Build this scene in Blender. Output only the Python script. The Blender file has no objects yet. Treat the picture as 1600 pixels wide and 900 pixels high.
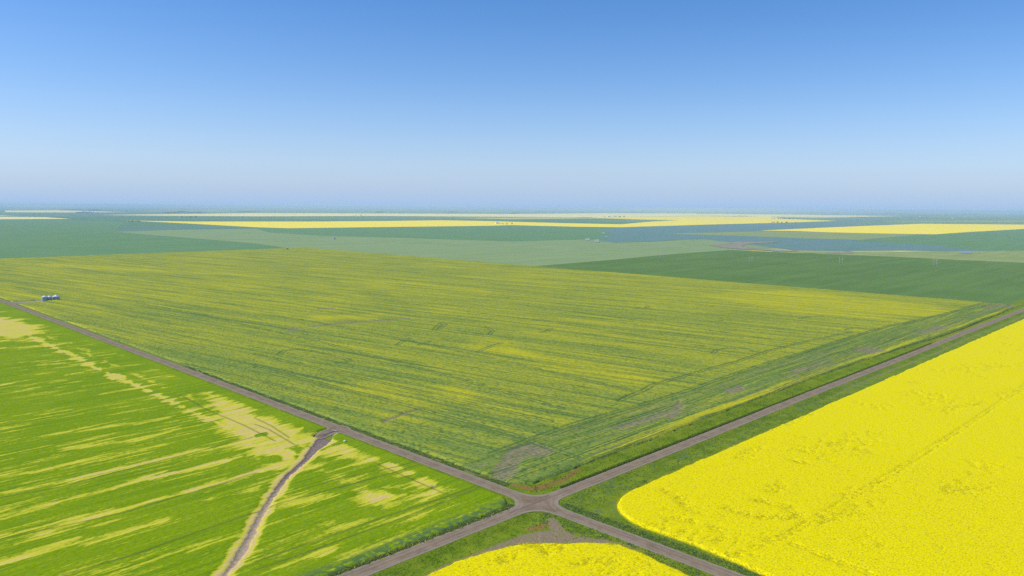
import bpy, bmesh, math, random
import numpy as np
from mathutils import Matrix, Vector

random.seed(7); rng = np.random.default_rng(7)
S = bpy.context.scene; COL = S.collection
# ------------------------------------------------------------------ camera, world, sun, exposure
# world axes: X runs along the side road, Y along the main grid road, origin at the crossroads, metres
cd = bpy.data.cameras.new('camera'); cam = bpy.data.objects.new('camera', cd); COL.objects.link(cam)
R3 = Matrix(((0.7036269749763989, 0.070349298669465, -0.7070785361346195),
             (-0.7105382315189113, 0.07900094150062026, -0.6992097487821471),
             (0.00667095461983841, 0.9943891730196635, 0.10557305975356628)))
cam.matrix_world = Matrix.Translation((-199.99, -184.09, 109.0)) @ R3.to_4x4()
cd.sensor_width = 36; cd.lens = 36*1186/1600; cd.clip_start = 1; cd.clip_end = 300000
S.camera = cam
SUN_AZ, SUN_EL = math.radians(141), math.radians(47)       # azimuth counted from +X towards +Y
sdir = Vector((math.cos(SUN_AZ)*math.cos(SUN_EL), math.sin(SUN_AZ)*math.cos(SUN_EL), math.sin(SUN_EL)))
sl = bpy.data.lights.new('sun', 'SUN'); sl.energy = 4.05; sl.angle = math.radians(0.5); sl.color = (1, .955, .88)
so = bpy.data.objects.new('sun', sl); COL.objects.link(so); so.rotation_euler = sdir.to_track_quat('Z', 'Y').to_euler(); so.location = (0, 0, 300)
w = bpy.data.worlds.new('World'); S.world = w; w.use_nodes = True
nt = w.node_tree; bg = nt.nodes['Background']
sky = nt.nodes.new('ShaderNodeTexSky'); sky.sky_type = 'NISHITA'; sky.sun_disc = False
sky.sun_elevation = SUN_EL; sky.sun_rotation = math.atan2(sdir.x, sdir.y)
sky.altitude = 600; sky.air_density = 1.0; sky.dust_density = 0.6; sky.ozone_density = 3.0
hs = nt.nodes.new('ShaderNodeHueSaturation'); hs.inputs['Saturation'].default_value = 1.33
nt.links.new(sky.outputs[0], hs.inputs['Color'])
# pale band of summer haze low over the horizon, the same all round
tcw = nt.nodes.new('ShaderNodeTexCoord'); sep = nt.nodes.new('ShaderNodeSeparateXYZ'); nt.links.new(tcw.outputs['Generated'], sep.inputs[0])
e1 = nt.nodes.new('ShaderNodeMath'); e1.operation = 'MULTIPLY'; e1.inputs[1].default_value = -1/.080; nt.links.new(sep.outputs['Z'], e1.inputs[0])
e2 = nt.nodes.new('ShaderNodeMath'); e2.operation = 'EXPONENT'; e2.use_clamp = True; nt.links.new(e1.outputs[0], e2.inputs[0])
mx = nt.nodes.new('ShaderNodeMix'); mx.data_type = 'RGBA'; nt.links.new(e2.outputs[0], mx.inputs[0])
tn = nt.nodes.new('ShaderNodeMix'); tn.data_type = 'RGBA'; tn.blend_type = 'MULTIPLY'; tn.inputs[0].default_value = 1
tn.inputs[7].default_value = (1.04, .955, 1.07, 1); nt.links.new(hs.outputs[0], tn.inputs[6]); nt.links.new(tn.outputs[2], mx.inputs[6]); mx.inputs[7].default_value = (2.70, 4.0, 6.05, 1)
nt.links.new(mx.outputs[2], bg.inputs[0])
bg.inputs[1].default_value = 0.14
S.view_settings.view_transform = 'Standard'; S.view_settings.look = 'None'
S.view_settings.exposure = 0.0; S.view_settings.gamma = 1.0; S.view_settings.use_curve_mapping = False
S.render.engine = 'CYCLES'
S.cycles.use_denoising = False; S.cycles.max_bounces = 6; S.cycles.volume_bounces = 1

# ------------------------------------------------------------------ helpers
def tag(o, label=None, cat=None, group=None, kind=None):
    for k, v in (('label', label), ('category', cat), ('group', group), ('kind', kind)):
        if v: o[k] = v
    return o

def link(name, me, mat=None, parent=None, loc=None, rz=0):
    o = bpy.data.objects.new(name, me); COL.objects.link(o)
    if mat is not None and me is not None and not me.materials: me.materials.append(mat)
    if parent is not None: o.parent = parent
    if loc: o.location = loc
    o.rotation_euler.z = rz
    return o

def empty(name, loc, rz=0): return link(name, None, None, None, loc, rz)

def npmesh(name, verts, faces, smooth=True):
    """verts (n,3), faces (m,k) arrays"""
    me = bpy.data.meshes.new(name); n, (m, k) = len(verts), faces.shape
    me.vertices.add(n); me.vertices.foreach_set('co', np.ascontiguousarray(verts, np.float32).ravel())
    me.loops.add(m*k); me.loops.foreach_set('vertex_index', np.ascontiguousarray(faces, np.int32).ravel())
    me.polygons.add(m); me.polygons.foreach_set('loop_start', np.arange(0, m*k, k, dtype=np.int32))
    me.update(calc_edges=True)
    me.polygons.foreach_set('use_smooth', np.full(m, smooth))
    return me

def fattr(me, name, vals):
    a = me.attributes.new(name, 'FLOAT', 'POINT'); a.data.foreach_set('value', np.ascontiguousarray(vals, np.float32))

def axis(segs):
    """segs: (start, end, step0, growth) pieces glued into one coordinate array"""
    out = [segs[0][0]]
    for a, b, s0, g in segs:
        x, s = a, s0
        while x < b - 1e-6:
            x = min(b, x+s); s *= 1+g
            out.append(x)
    return np.array(sorted(set(np.round(out, 3))))

def _h(ix, iy, seed):
    n = (ix.astype(np.int64)*374761393 + iy.astype(np.int64)*668265263 + seed*1442695041) & 0x7fffffff
    n = ((n ^ (n >> 13))*1274126177) & 0x7fffffff
    return ((n ^ (n >> 16)) & 0xffff)/65535.0
def vn(x, y, seed=0):
    ix, iy = np.floor(x), np.floor(y); fx, fy = x-ix, y-iy
    fx = fx*fx*(3-2*fx); fy = fy*fy*(3-2*fy)
    return (_h(ix, iy, seed)*(1-fx)+_h(ix+1, iy, seed)*fx)*(1-fy)+(_h(ix, iy+1, seed)*(1-fx)+_h(ix+1, iy+1, seed)*fx)*fy
def fbm(x, y, seed=0, o=3):
    s, a, t = 0, .5, 0
    for k in range(o): s = s+a*vn(x*2**k, y*2**k, seed+k*17); t += a; a *= .55
    return s/t
def rotc(X, Y, ang):
    c, s = math.cos(math.radians(ang)), math.sin(math.radians(ang))
    return X*c+Y*s, -X*s+Y*c                      # along, across
def sstep(x, a, b):
    t = np.clip((x-a)/(b-a), 0, 1); return t*t*(3-2*t)
def d_poly(X, Y, pts, widths=None, closed=False):
    """distance to a polyline minus its local half width"""
    D = np.full(X.shape, 1e9); n = len(pts)
    for i in range(n if closed else n-1):
        (ax, ay), (bx, by) = pts[i], pts[(i+1) % n]
        dx, dy = bx-ax, by-ay; L = dx*dx+dy*dy+1e-9
        t = np.clip(((X-ax)*dx+(Y-ay)*dy)/L, 0, 1)
        d = np.hypot(X-ax-t*dx, Y-ay-t*dy)
        if widths is not None: d = d-(widths[i]*(1-t)+widths[(i+1) % n]*t)
        D = np.minimum(D, d)
    return D
def s_poly(X, Y, pts):
    """signed distance to a closed polygon, negative inside"""
    D = d_poly(X, Y, pts, None, True); ins = np.zeros(X.shape, bool); n = len(pts)
    for i in range(n):
        (ax, ay), (bx, by) = pts[i], pts[(i+1) % n]
        c = ((ay > Y) != (by > Y)) & (X < (bx-ax)*(Y-ay)/(by-ay+1e-12)+ax); ins ^= c
    return np.where(ins, -D, D)
def s_rect(X, Y, x0, x1, y0, y1, r=0):
    qx = np.abs(X-(x0+x1)/2)-(x1-x0)/2+r; qy = np.abs(Y-(y0+y1)/2)-(y1-y0)/2+r
    return np.hypot(np.maximum(qx, 0), np.maximum(qy, 0))+np.minimum(np.maximum(qx, qy), 0)-r

def sheet(name, sdf, xs, ys, zf, attrs, mat):
    """a ground sheet cut out of a rectilinear grid along sdf = 0; zf(X, Y, sd) is its height"""
    X, Y = np.meshgrid(xs, ys, indexing='ij'); sd = sdf(X, Y); nx, ny = X.shape
    cell = np.minimum(np.minimum(sd[:-1, :-1], sd[1:, :-1]), np.minimum(sd[:-1, 1:], sd[1:, 1:])) < 0
    for _ in range(2):
        e = .05; gx = (sdf(X+e, Y)-sdf(X-e, Y))/(2*e); gy = (sdf(X, Y+e)-sdf(X, Y-e))/(2*e)
        o = np.maximum(sd, 0); X = X-gx*o; Y = Y-gy*o; sd = sdf(X, Y)
    idx = np.arange(nx*ny).reshape(nx, ny)
    F = np.stack([idx[:-1, :-1][cell], idx[1:, :-1][cell], idx[1:, 1:][cell], idx[:-1, 1:][cell]], 1)
    used = np.unique(F); mp = np.zeros(nx*ny, np.int64); mp[used] = np.arange(len(used)); F = mp[F]
    x, y, s = X.ravel()[used], Y.ravel()[used], sd.ravel()[used]
    me = npmesh(name, np.stack([x, y, zf(x, y, s)], 1), F)
    for k, fn in attrs.items(): fattr(me, k, fn(x, y, s))
    return link(name, me, mat)

class G:
    """small node-graph builder for procedural materials"""
    def __init__(s, name, rough=.95, spec=0.0):
        s.m = bpy.data.materials.new(name); s.m.use_nodes = True; s.t = s.m.node_tree
        s.b = s.t.nodes['Principled BSDF']; s.b.inputs['Roughness'].default_value = rough
        s.b.inputs['Specular IOR Level'].default_value = spec
        s.geo = s.t.nodes.new('ShaderNodeNewGeometry').outputs['Position']
    def nd(s, typ, ins=None, **props):
        n = s.t.nodes.new(typ)
        for k, v in props.items(): setattr(n, k, v)
        for k, v in (ins or {}).items(): s.put(n.inputs[k], v)
        return n
    def put(s, sock, v):
        if isinstance(v, bpy.types.NodeSocket): s.t.links.new(v, sock)
        else: sock.default_value = (*v, 1) if isinstance(v, tuple) and len(v) == 3 and sock.type == 'RGBA' else v
    def math(s, op, a, b=0.0, clamp=False):
        n = s.nd('ShaderNodeMath', {0: a, 1: b}, operation=op); n.use_clamp = clamp; return n.outputs[0]
    def mix(s, f, a, b, mode='MIX'):
        n = s.nd('ShaderNodeMix', None, data_type='RGBA', blend_type=mode)
        s.put(n.inputs['Factor'], f); s.put(n.inputs[6], a); s.put(n.inputs[7], b); return n.outputs[2]
    def rows(s, ang, along, across):
        a = s.nd('ShaderNodeMapping', {'Vector': s.geo}); a.inputs['Rotation'].default_value = (0, 0, -math.radians(ang))
        b = s.nd('ShaderNodeMapping', {'Vector': a.outputs[0]}); b.inputs['Scale'].default_value = (1/along, 1/across, 1/across)
        return b.outputs[0]
    def noise(s, vec, scale=1.0, detail=2.0, rough=.55, dist=0.0):
        return s.nd('ShaderNodeTexNoise', {'Vector': vec, 'Scale': scale, 'Detail': detail, 'Roughness': rough, 'Distortion': dist}).outputs['Fac']
    def n1(s, size, detail=2.0, rough=.55): return s.noise(s.geo, 1/size, detail, rough)
    def at(s, name): return s.nd('ShaderNodeAttribute', None, attribute_name=name).outputs['Fac']
    def step(s, x, lo, hi, a=0.0, b=1.0):
        n = s.nd('ShaderNodeMapRange', {'Value': x, 'From Min': lo, 'From Max': hi, 'To Min': a, 'To Max': b}, interpolation_type='SMOOTHSTEP')
        return n.outputs[0]
    def bump(s, h, dist=.3, strength=1.0):
        n = s.nd('ShaderNodeBump', {'Height': h, 'Distance': dist, 'Strength': strength}); s.put(s.b.inputs['Normal'], n.outputs[0])
    def done(s, col): s.put(s.b.inputs['Base Color'], col); return s.m

def plain(name, col, rough=.6, metal=0.0, var=.15, size=.5):
    g = G(name, rough, .4); g.b.inputs['Metallic'].default_value = metal
    n = g.step(g.n1(size, 3), .3, .7)
    return g.done(g.mix(n, tuple(c*(1-var) for c in col), tuple(min(1, c*(1+var)) for c in col)))

# ------------------------------------------------------------------ ground, far patchwork
def m_ground():
    g = G('ground_soil_and_crops')
    v = g.nd('ShaderNodeMapping', {'Vector': g.geo}); v.inputs['Scale'].default_value = (1/1610, 1/805, 1)
    fl = g.nd('ShaderNodeVectorMath', {0: v.outputs[0]}, operation='FLOOR')
    wn = g.nd('ShaderNodeTexWhiteNoise', {'Vector': fl.outputs[0]}, noise_dimensions='2D')
    r = g.nd('ShaderNodeValToRGB', {'Fac': wn.outputs['Value']}); cr = r.color_ramp; cr.interpolation = 'CONSTANT'
    stops = [(0, (.10, .19, .075)), (.25, (.125, .22, .085)), (.45, (.085, .17, .08)), (.62, (.16, .23, .09)), (.78, (.11, .19, .12)), (.94, (.50, .42, .10))]
    while len(cr.elements) < len(stops): cr.elements.new(.5)
    for e, (p, c) in zip(cr.elements, stops): e.position = p; e.color = (c[0]*1.12, c[1]*1.2, c[2]*1.15, 1)
    st = g.step(g.noise(g.rows(0, 400, 40), 1, 3), .3, .7, .8, 1.2)
    return g.done(g.mix(1.0, r.outputs[0], st, 'MULTIPLY'))
me = npmesh('ground', np.array([(x, y, -.9) for x in (-43000, 43000) for y in (-43000, 43000)], float), np.array([[0, 2, 3, 1]]), False)
tag(link('ground', me, m_ground()), 'flat prairie farmland running out to the horizon', None, None, 'structure')

def m_far(name, c1, c2, ang=0, along=300, across=25, soft=None):
    g = G(name)
    a = g.noise(g.rows(ang, along, across), 1, 4, .6); b = g.n1(120, 3)
    f = g.step(g.math('ADD', g.math('MULTIPLY', a, .65), g.math('MULTIPLY', b, .35)), .36, .64)
    return g.done(g.mix(f, c1, c2))
FAR_GREEN = m_far('dark_green_crop', (.098, .182, .040), (.128, .222, .050), 2)
FAR_TEAL = m_far('green_crop', (.118, .235, .088), (.150, .275, .100), 2)
FAR_SAGE = m_far('pale_green_crop', (.215, .305, .115), (.265, .35, .14), 2)
FAR_BLUE = m_far('blue_flax_crop', (.118, .240, .165), (.150, .240, .240), 2, 500, 30)
FAR_OLIVE = m_far('olive_crop', (.235, .30, .090), (.30, .35, .115), 2)
FAR_YEL = m_far('far_canola_bloom', (.95, .72, .03), (.98, .80, .05), 1, 500, 40)
FAR_CREAM = m_far('far_canola_haze_paled', (.90, .74, .24), (.94, .82, .32), 1, 500, 40)  # distance haze painted into the colour: canola yellow paled to cream
FAR_SOIL = m_far('bare_soil', (.235, .215, .15), (.33, .30, .20), 10, 60, 10)
FAR_POND = m_far('slough_water', (.20, .26, .28), (.28, .35, .38), 10, 60, 10)
FAR_REED = m_far('pale_reeds', (.24, .30, .22), (.36, .42, .34), 10, 40, 8)
layer = [0]
def far_field(name, pts, mat, label):
    layer[0] += 1; z = -.85+layer[0]*.05
    bm = bmesh.new()
    vs = [bm.verts.new((x, y, z)) for x, y in pts]; f = bm.faces.new(vs)
    if f.normal.z < 0: f.normal_flip()
    f.normal_update()
    if f.normal.z < 0: f.normal_flip()
    bmesh.ops.triangulate(bm, faces=[f])
    me = bpy.data.meshes.new(name); bm.to_mesh(me); bm.free()
    return tag(link(name, me, mat), label, None, None, 'structure')

far_field('green_crop_field', [(-900, 1612), (780, 1612), (905, 1640)]+[(794.6,1620.9),(851.4,1909.1),(857,2424),(864,3142),(1566,5167),(1401,5860),(1068,6111)]+[(-900, 6500)], FAR_TEAL, 'dark green crop field beyond the mottled canola on the left')
far_field('pale_crop_field', [(838, 1612)]+[(794.6,1620.9),(851.4,1909.1),(857,2424),(864,3142),(1208,3289),(1536,3267),(1724,3177),(2194,3142),(2577,3070),(3061,3044),(3184,2552)]+[(1990,1540),(1747,1284),(1946,1249),(2313,1271),(2382,986)]+[(1850, 790), (838, 780)], FAR_SAGE, 'wide pale sage green field in the middle distance')
far_field('green_crop_field', [(1536,3267),(1724,3177),(2194,3142),(2577,3070),(3061,3044),(3184,2552),(3285,2336),(1807,1266),(1863,1497),(1548,1546),(1455,1927),(1311,2319),(1326,2740)], FAR_TEAL, 'blue green strip of crop below the long yellow band')
far_field('flax_field', [(3133,2340),(3333,2415),(4271,2456),(5357,2543),(6637,2456),(6570,1911),(7698,1323)]+[(2303.4,288.7),(2096.9,394.7),(2004.7,526.3),(1842.1,617.2),(1774.8,709.2),(2073,1038),(2272,1300),(1967,1263),(1765,1298),(1803,1385),(1976,1480),(2069,1630),(2373,1751),(2669,2064)], FAR_BLUE, 'hazy blue grey field on the right')
far_field('green_crop_field', [(6401,1492),(6867,997),(2384.0,184.6),(2197.4,373.1),(2462,579),(2558,855),(3600,908)], FAR_TEAL, 'teal green field right of the blue grey one')
far_field('olive_crop_field', [(2626,1672),(3407,1584),(3541,1319),(3573,926),(2677,866),(2634,1075),(2676,1364)], FAR_OLIVE, 'thin olive wedge of crop under the distant yellow field')
far_field('olive_crop_field', [(1703.6,746.7),(1812.4,622.1),(1936.5,504.2),(2144.5,375.8),(2364.7,240.0),(1730.0,111.1),(1711.1,175.2),(1694.0,292.0),(1701.2,427.7),(1683.1,601.7)], FAR_OLIVE, 'pale olive strip behind the dark green field')
far_field('green_crop_field', [(838, 788)]+[(1057.1,796.3),(1401.7,829.4),(1649.3,828.4),(1660.3,725.4),(1683.1,601.7),(1701.2,427.7),(1694.0,292.0),(1711.1,175.2),(1716.1,76.7)]+[(1700, 8), (838, 8)], FAR_GREEN, 'dark green field with power poles behind the mottled canola')
far_field('canola_field', [(3479,1661),(4561,1731),(5871,1783),(6525,1801),(6712,1571),(7081,1118),(5592,850),(4277,891),(3627,889),(3564,1033),(3488,1298),(3556,1486)], FAR_YEL, 'bright yellow canola field on the right in the distance')
far_field('canola_field', [(1675,5496),(1943,4990),(2315,4814),(2708,4629),(3242,4598),(3879,4676),(3997,4223),(3974,3948),(3941,3398),(4019,2947),(5167,3469),(6007,3754),(4058,2517),(3583,2481),(3352,2452),(3209,2667),(3156,3138),(2947,3092),(2624,3124),(2217,3174),(1688,3238),(1639,3473),(1682,4359),(1694,5107)], FAR_YEL, 'long narrow band of yellow canola across the centre')
far_field('canola_field', [(6986,5677),(8076,5651),(9966,5824),(9845,5134),(10807,5221),(8177,3697),(7349,2793),(5989,2627),(5485,2605),(4451,2562),(4058,2517),(6007,3754),(5955,4155),(6282,4882)], FAR_YEL, 'hazy yellow canola field right of centre')
far_field('canola_field', [(2484,8675),(3646,9477),(5143,10426),(6994,9807),(8885,8812),(12790,9971),(15098,9106),(14821,7194),(14990,4524),(10689,4203),(10520,5080),(10433,6099),(8205,5742),(6615,5517),(6148,6101),(5042,7097),(3531,7227),(2833,7928)], FAR_CREAM, 'thin cream coloured canola strip near the horizon')
far_field('canola_field', [(1239,7648),(1613,7210),(1562,6270),(1339,6264),(988,6286)], FAR_CREAM, 'short cream canola strip at the far left')
far_field('canola_field', [(2906,14835),(4008,15874),(3869,11935),(2841,11427),(2294,11883)], FAR_CREAM, 'faint pale canola strip just under the horizon at left')
far_field('stubble_field', [(7780,2523),(10415,1844),(8658,1299),(7373,2160)], FAR_OLIVE, 'faint pale field above the yellow one at right')
far_field('bare_soil', [(-2, 776), (14, 784), (40, 790), (56, 793), (56, 810), (30, 808), (8, 806), (-2, 806)], FAR_SOIL, 'bare yard and lane between the gravel road and the grain bins')
# slough edges
far_field('bare_soil', [(1843.9,1003.1),(2117,1062),(2283,997),(2211,962),(2022.7,967.4),(1890.4,919.1),(1765.9,795.9),(1758.1,684.3),(1707.8,687.3),(1705.4,783.8),(1741.6,898.9)], FAR_SOIL, 'brown bare fringe round the dry slough')
far_field('bare_soil', [(1738.7,608.7),(1870.3,594.7),(1784.5,554.2),(1695.4,574.9)], FAR_SOIL, 'tan bare patch at the edge of the blue grey field')
far_field('slough_pond', [(1709.2,742.3),(1740.3,725.1),(1689.7,691.0),(1671.2,716.7)], FAR_POND, 'small pale pond on the brown slough fringe')
far_field('slough_pond', [(2023.3,375.9),(2111.4,383.0),(2070.8,359.5),(2001.5,344.2),(1979.6,361.9)], FAR_POND, 'small shining pond at the right edge of the farmland')
for q, l in (([(2482,1918),(2521,1923),(2368,1801),(2388,1834)], 'upper pale reed patch in the slough'), ([(2161,1643),(2184,1643),(2105,1582),(2095,1589)], 'right pale reed patch in the slough'),
          ([(1880,1517),(1972,1567),(1802,1428),(1791,1436)], 'left pale reed patch in the slough'), ([(1843,1447),(1902,1468),(1726,1327),(1722,1342)], 'lower pale reed patch in the slough')):
    far_field('reed_patch', q, FAR_REED, l)

# ------------------------------------------------------------------ roads and verges
A_W, B_W = 3.2, 3.3
def s_road(X, Y):
    """crossroads: two 6.5 m tracks with wide swept corners"""
    a = np.abs(X+.3*np.sin(Y/61))-A_W-.25*(vn(Y/9, X*0, 3)-.5)
    b = np.abs(Y+.3*np.sin(X/53))-B_W-.25*(vn(X/9, Y*0, 5)-.5)
    r = 13.0                                     # smooth union makes the fillets
    h = np.maximum(r-np.abs(a-b), 0)/r
    d = np.minimum(a, b)-h*h*h*r/6*1.15
    # approach (culvert crossing) into the green field
    c = d_poly(X, Y, [(0, 132.5), (-8, 131), (-14, 127)], [4.5, 4.2, 3.2])
    h = np.maximum(3-np.abs(d-c), 0)/3
    d = np.minimum(d, c)-h*h*3/4
    # short lane to the grain bins
    c = d_poly(X, Y, [(0, 790), (12, 788), (26, 786)], [7, 4, 2.5])
    return np.minimum(d, c)
def z_verge(X, Y):
    d = np.abs(Y); near = sstep(np.abs(X), 4, 14)
    ditch = -.15*sstep(d, 3.4, 4.6)-.55*sstep(d, 4.2, 8)+.45*sstep(d, 9, 14)
    a = -.15*sstep(np.abs(X), 3.2, 4.4)
    return np.where(np.abs(Y) < np.abs(X), ditch*near+a*(1-near), a)-.02
def m_gravel():
    g = G('gravel')
    u = g.at('across'); big = g.n1(7, 3); fine = g.n1(.45, 3, .7); st = g.at('lane')
    c = g.mix(g.step(big, .35, .68), (.195, .138, .084), (.265, .194, .122))
    c = g.mix(g.math('MULTIPLY', st, g.step(g.n1(4, 3), .25, .6), True), c, (.315, .25, .185))
    c = g.mix(g.step(g.math('ADD', u, g.math('MULTIPLY', g.n1(2.5, 3), .5)), .72, 1.12, 0, .75), c, (.31, .265, .175))
    c = g.mix(g.step(fine, .52, .74, 0, .55), c, (.14, .105, .10))
    c = g.mix(g.step(fine, .46, .30, 0, .35), c, (.42, .35, .32))
    c = g.mix(g.at('rut'), c, (.115, .085, .085))
    g.bump(fine, .06, .8)
    return g.done(c)
def road_attrs():
    def across(x, y, s): return 1-np.clip(-s/3.2, 0, 1)
    def lane(x, y, s):
        dA, dB = np.abs(x), np.abs(y); f = lambda d: np.exp(-((d-1.05)/.42)**2)
        far = np.hypot(x, y) > 14
        k = np.where(dA < dB, f(dA), f(dB))*.8
        arcs = sum(np.exp(-((np.abs(np.hypot(x-cx, y-cy)-r))/.45)**2) for cx, cy, r in ((-16, 16, 15.2), (16, -16, 15.3), (16, 16, 15), (-16, -16, 15.1), (-16, 16, 17), (16, -16, 17.2)))
        return np.where(far, k, np.clip(arcs+f(dB)*.6, 0, 1)*.7)
    def rut(x, y, s):
        r = np.exp(-((y-.35+.02*x)/.22)**2)*(np.abs(x) < 14)*.8
        r = np.maximum(r, np.exp(-((np.hypot(x-18, y+14)-19)/.2)**2)*(np.hypot(x, y) < 12)*.5)
        r = np.maximum(r, (d_poly(x, y, [(-7, 131), (-15, 126)], [2, 4]) < 0)*.35*vn(x/2, y/2, 9))
        return r
    return dict(across=across, lane=lane, rut=rut)
GRAVEL = m_gravel()
near_ax = [(-330, -150, 5, 0), (-150, -40, 1.2, 0), (-40, 40, .5, 0), (40, 150, 1.0, 0), (150, 2200, 1.2, .012)]
cx = axis(near_ax)
crs = np.array([-6, -5, -4.2, -3.6, -3.2, -2.6, -2, -1.5, -1, -.5, 0, .5, 1, 1.5, 2, 2.6, 3.2, 3.6, 4.2, 5, 6])
def road_axis():
    return np.unique(np.round(np.concatenate([cx, crs, np.arange(-22, 30, .5)]), 3))
def s_road_vis(X, Y): return s_road(X, Y)
ax_r = road_axis()
# keep the grid light: only strips near either axis survive the cut
tag(sheet('gravel_road', s_road_vis, ax_r, ax_r, lambda x, y, s: .06-.05*np.clip(1+s/3, 0, 1)+.015*vn(x/1.1, y/1.1, 4), road_attrs(), GRAVEL),
    'two dusty gravel roads meeting at a crossroads', None, None, 'structure')

def m_grass():
    g = G('verge_grass')
    a = g.step(g.n1(1.1, 4, .65), .3, .7); b = g.step(g.n1(9, 3), .35, .66); c3 = g.step(g.n1(3.2, 4, .65), .46, .66)
    c = g.mix(a, (.085, .160, .006), (.175, .255, .012))
    c = g.mix(g.math('MULTIPLY', b, .75), c, (.225, .285, .018))
    c = g.mix(g.math('MULTIPLY', c3, g.at('weed')), c, (.13, .19, .075))
    c = g.mix(g.math('MULTIPLY', g.at('red'), g.step(g.n1(1.6, 4, .7), .32, .58)), c, (.30, .155, .055))
    c = g.mix(g.math('MULTIPLY', g.at('soil'), g.step(g.n1(1.3, 4, .7), .34, .5)), c, (.29, .21, .135))
    g.bump(g.n1(.7, 4, .7), .5, .9)
    return g.done(c)
VERGE = m_grass()
RED1 = [(7.3,25.2),(6.9,19.7),(9.3,11.6),(15.4,10.4),(26.3,9.8),(37.5,12.5),(41.5,14.1),(27.9,11.2),(18.6,13.3),(12.0,17.7)]
RED2 = [(-18.7,-11.8),(-12.5,-13.5),(-8.5,-14.4),(-9.8,-16.1),(-14.4,-16.8),(-19.1,-15.1)]
SW_SOIL = [(-67.3,-15.2),(-57.1,-13.4),(-44.6,-14.2),(-30.9,-14.7),(-23.6,-15.0),(-14.8,-18.6),(-10.9,-22.4),(-10.9,-29.5),(-6.8,-37.0),(-5.0,-43.4),(-5.1,-49.8),(-8.0,-41.8),(-15.8,-32.1),(-28.2,-19.4),(-41.4,-16.7),(-55.2,-14.1),(-65.5,-17.0)]
def v_soil(x, y, s):
    v = sstep(-s_poly(x, y, SW_SOIL), -1.2, 1.0)
    v = np.maximum(v, sstep(-d_poly(x, y, [(-7.3,-14.0),(-12.9,-21.9)], [1.6, 2.5]), -1, .8))
    v = np.maximum(v, .5*((x > 3.2) & (x < 6.5) & (y > 30))*fbm(x/3, y/18, 4))          # dry strip by the mottled field
    v = np.maximum(v, .8*np.exp(-((y+10-1.5*np.sin(x/40))/1.2)**2)*(x > 250)*fbm(x/60, y/4, 6))
    return v
def v_red(x, y, s):
    v = np.maximum(sstep(-d_poly(x, y, RED1[:7], [.4, 1.1, 2.0, 1.9, 1.5, 1.0, .5]), -1, .8), sstep(-s_poly(x, y, RED2), -1, .8))
    v = np.maximum(v, .7*np.exp(-((x-5.3)/.9)**2)*(y > 60)*(y < 230)*(fbm(x/3, y/14, 8) > .5))
    return np.maximum(v, .75*np.exp(-((y-7.2)/.8)**2)*(x > 440)*(x < 680))
def v_weed(x, y, s):
    v = .9*((x > 3.2) & (x < 7) & (y > 24))
    v = np.maximum(v, ((y < -3) & (x > 8))*(.3+.9*sstep(fbm(x/9, y/5, 21), .5, .62)))
    v = np.maximum(v, .8*((x < -5) & (y > 3)))
    return np.clip(v, 0, 1)
vx = axis([(-330, -120, 4, 0), (-120, 60, .8, 0), (60, 160, 1.2, 0), (160, 900, 1.6, .01), (900, 2200, 12, 0)])
def s_verge(X, Y):
    return np.minimum(np.minimum(np.abs(X)-14, np.maximum(Y-22, -Y-26)), s_rect(X, Y, -70, 24, -60, 30))
crs2 = np.unique(np.round(np.concatenate([vx, np.arange(-30, 31, .8)]), 3))
tag(sheet('grass_verge', s_verge, crs2, crs2, lambda x, y, s: z_verge(x, y)+.10*vn(x/.9, y/.9, 31)*(np.minimum(np.abs(x), np.abs(y)) > 3.6)*(np.hypot(x, y) > 9)-.03,
      dict(soil=v_soil, red=v_red, weed=v_weed), VERGE), 'green grassy verges and shallow ditches along the gravel roads', None, None, 'structure')

# ------------------------------------------------------------------ bright yellow canola (two near fields)
SE_TRK = [[(366.6,-86.1),(216.4,-84.6),(130.1,-83.0),(74.6,-80.5),(39.7,-79.1),(21.4,-75.8)], [(32.5,-83.5),(31.0,-96.5),(30.0,-106.5),(25.4,-117.0)]]
SE_THIN = [[(43.0,-27.8),(41.0,-34.8),(33.0,-43.9)], [(58.9,-56.7),(61.6,-67.8),(55.4,-75.4),(45.7,-65.8)], [(113.4,-46.7),(113.1,-51.0)], [(259.0,-67.5),(281.3,-77.7)], [(54.9,-73.3),(55.9,-82.0),(77.1,-87.1)], [(23.2,-46.1),(24.0,-50.7)], [(26.6,-59.1),(25.5,-60.9)], [(43.8,-54.5),(44.5,-61.6)]]
SW_THIN = [[(-34.2,-18.0),(-29.6,-19.3),(-25.6,-29.7),(-23.1,-30.2)], [(-29.7,-30.7),(-23.4,-33.2)], [(-43.3,-25.8),(-39.4,-26.1)], [(-8.4,-42.1),(-6.9,-44.8)], [(-27.4,-43.2),(-18.1,-49.4)]]
def thin_of(lines, tracks=(), seed=1):
    def f(x, y, s):
        v = np.zeros(x.shape)
        for l in lines: v = np.maximum(v, np.exp(-(np.maximum(d_poly(x, y, l), 0)/2.2)**2)*.75)
        for l in tracks:
            d = d_poly(x, y, l); v = np.maximum(v, .6*np.maximum(np.exp(-((d-1.0)/.7)**2), .4*np.exp(-(d/1.8)**2)))
        v = v*(.35+.9*sstep(fbm(x/2.2, y/1.6, seed), .35, .65))
        v = np.maximum(v, .55*sstep(fbm(x/26, y/14, seed+3), .56, .74)*sstep(fbm(x/4, y/2, seed+5), .42, .64))
        return np.clip(v*.85, 0, 1)
    return f
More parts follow.
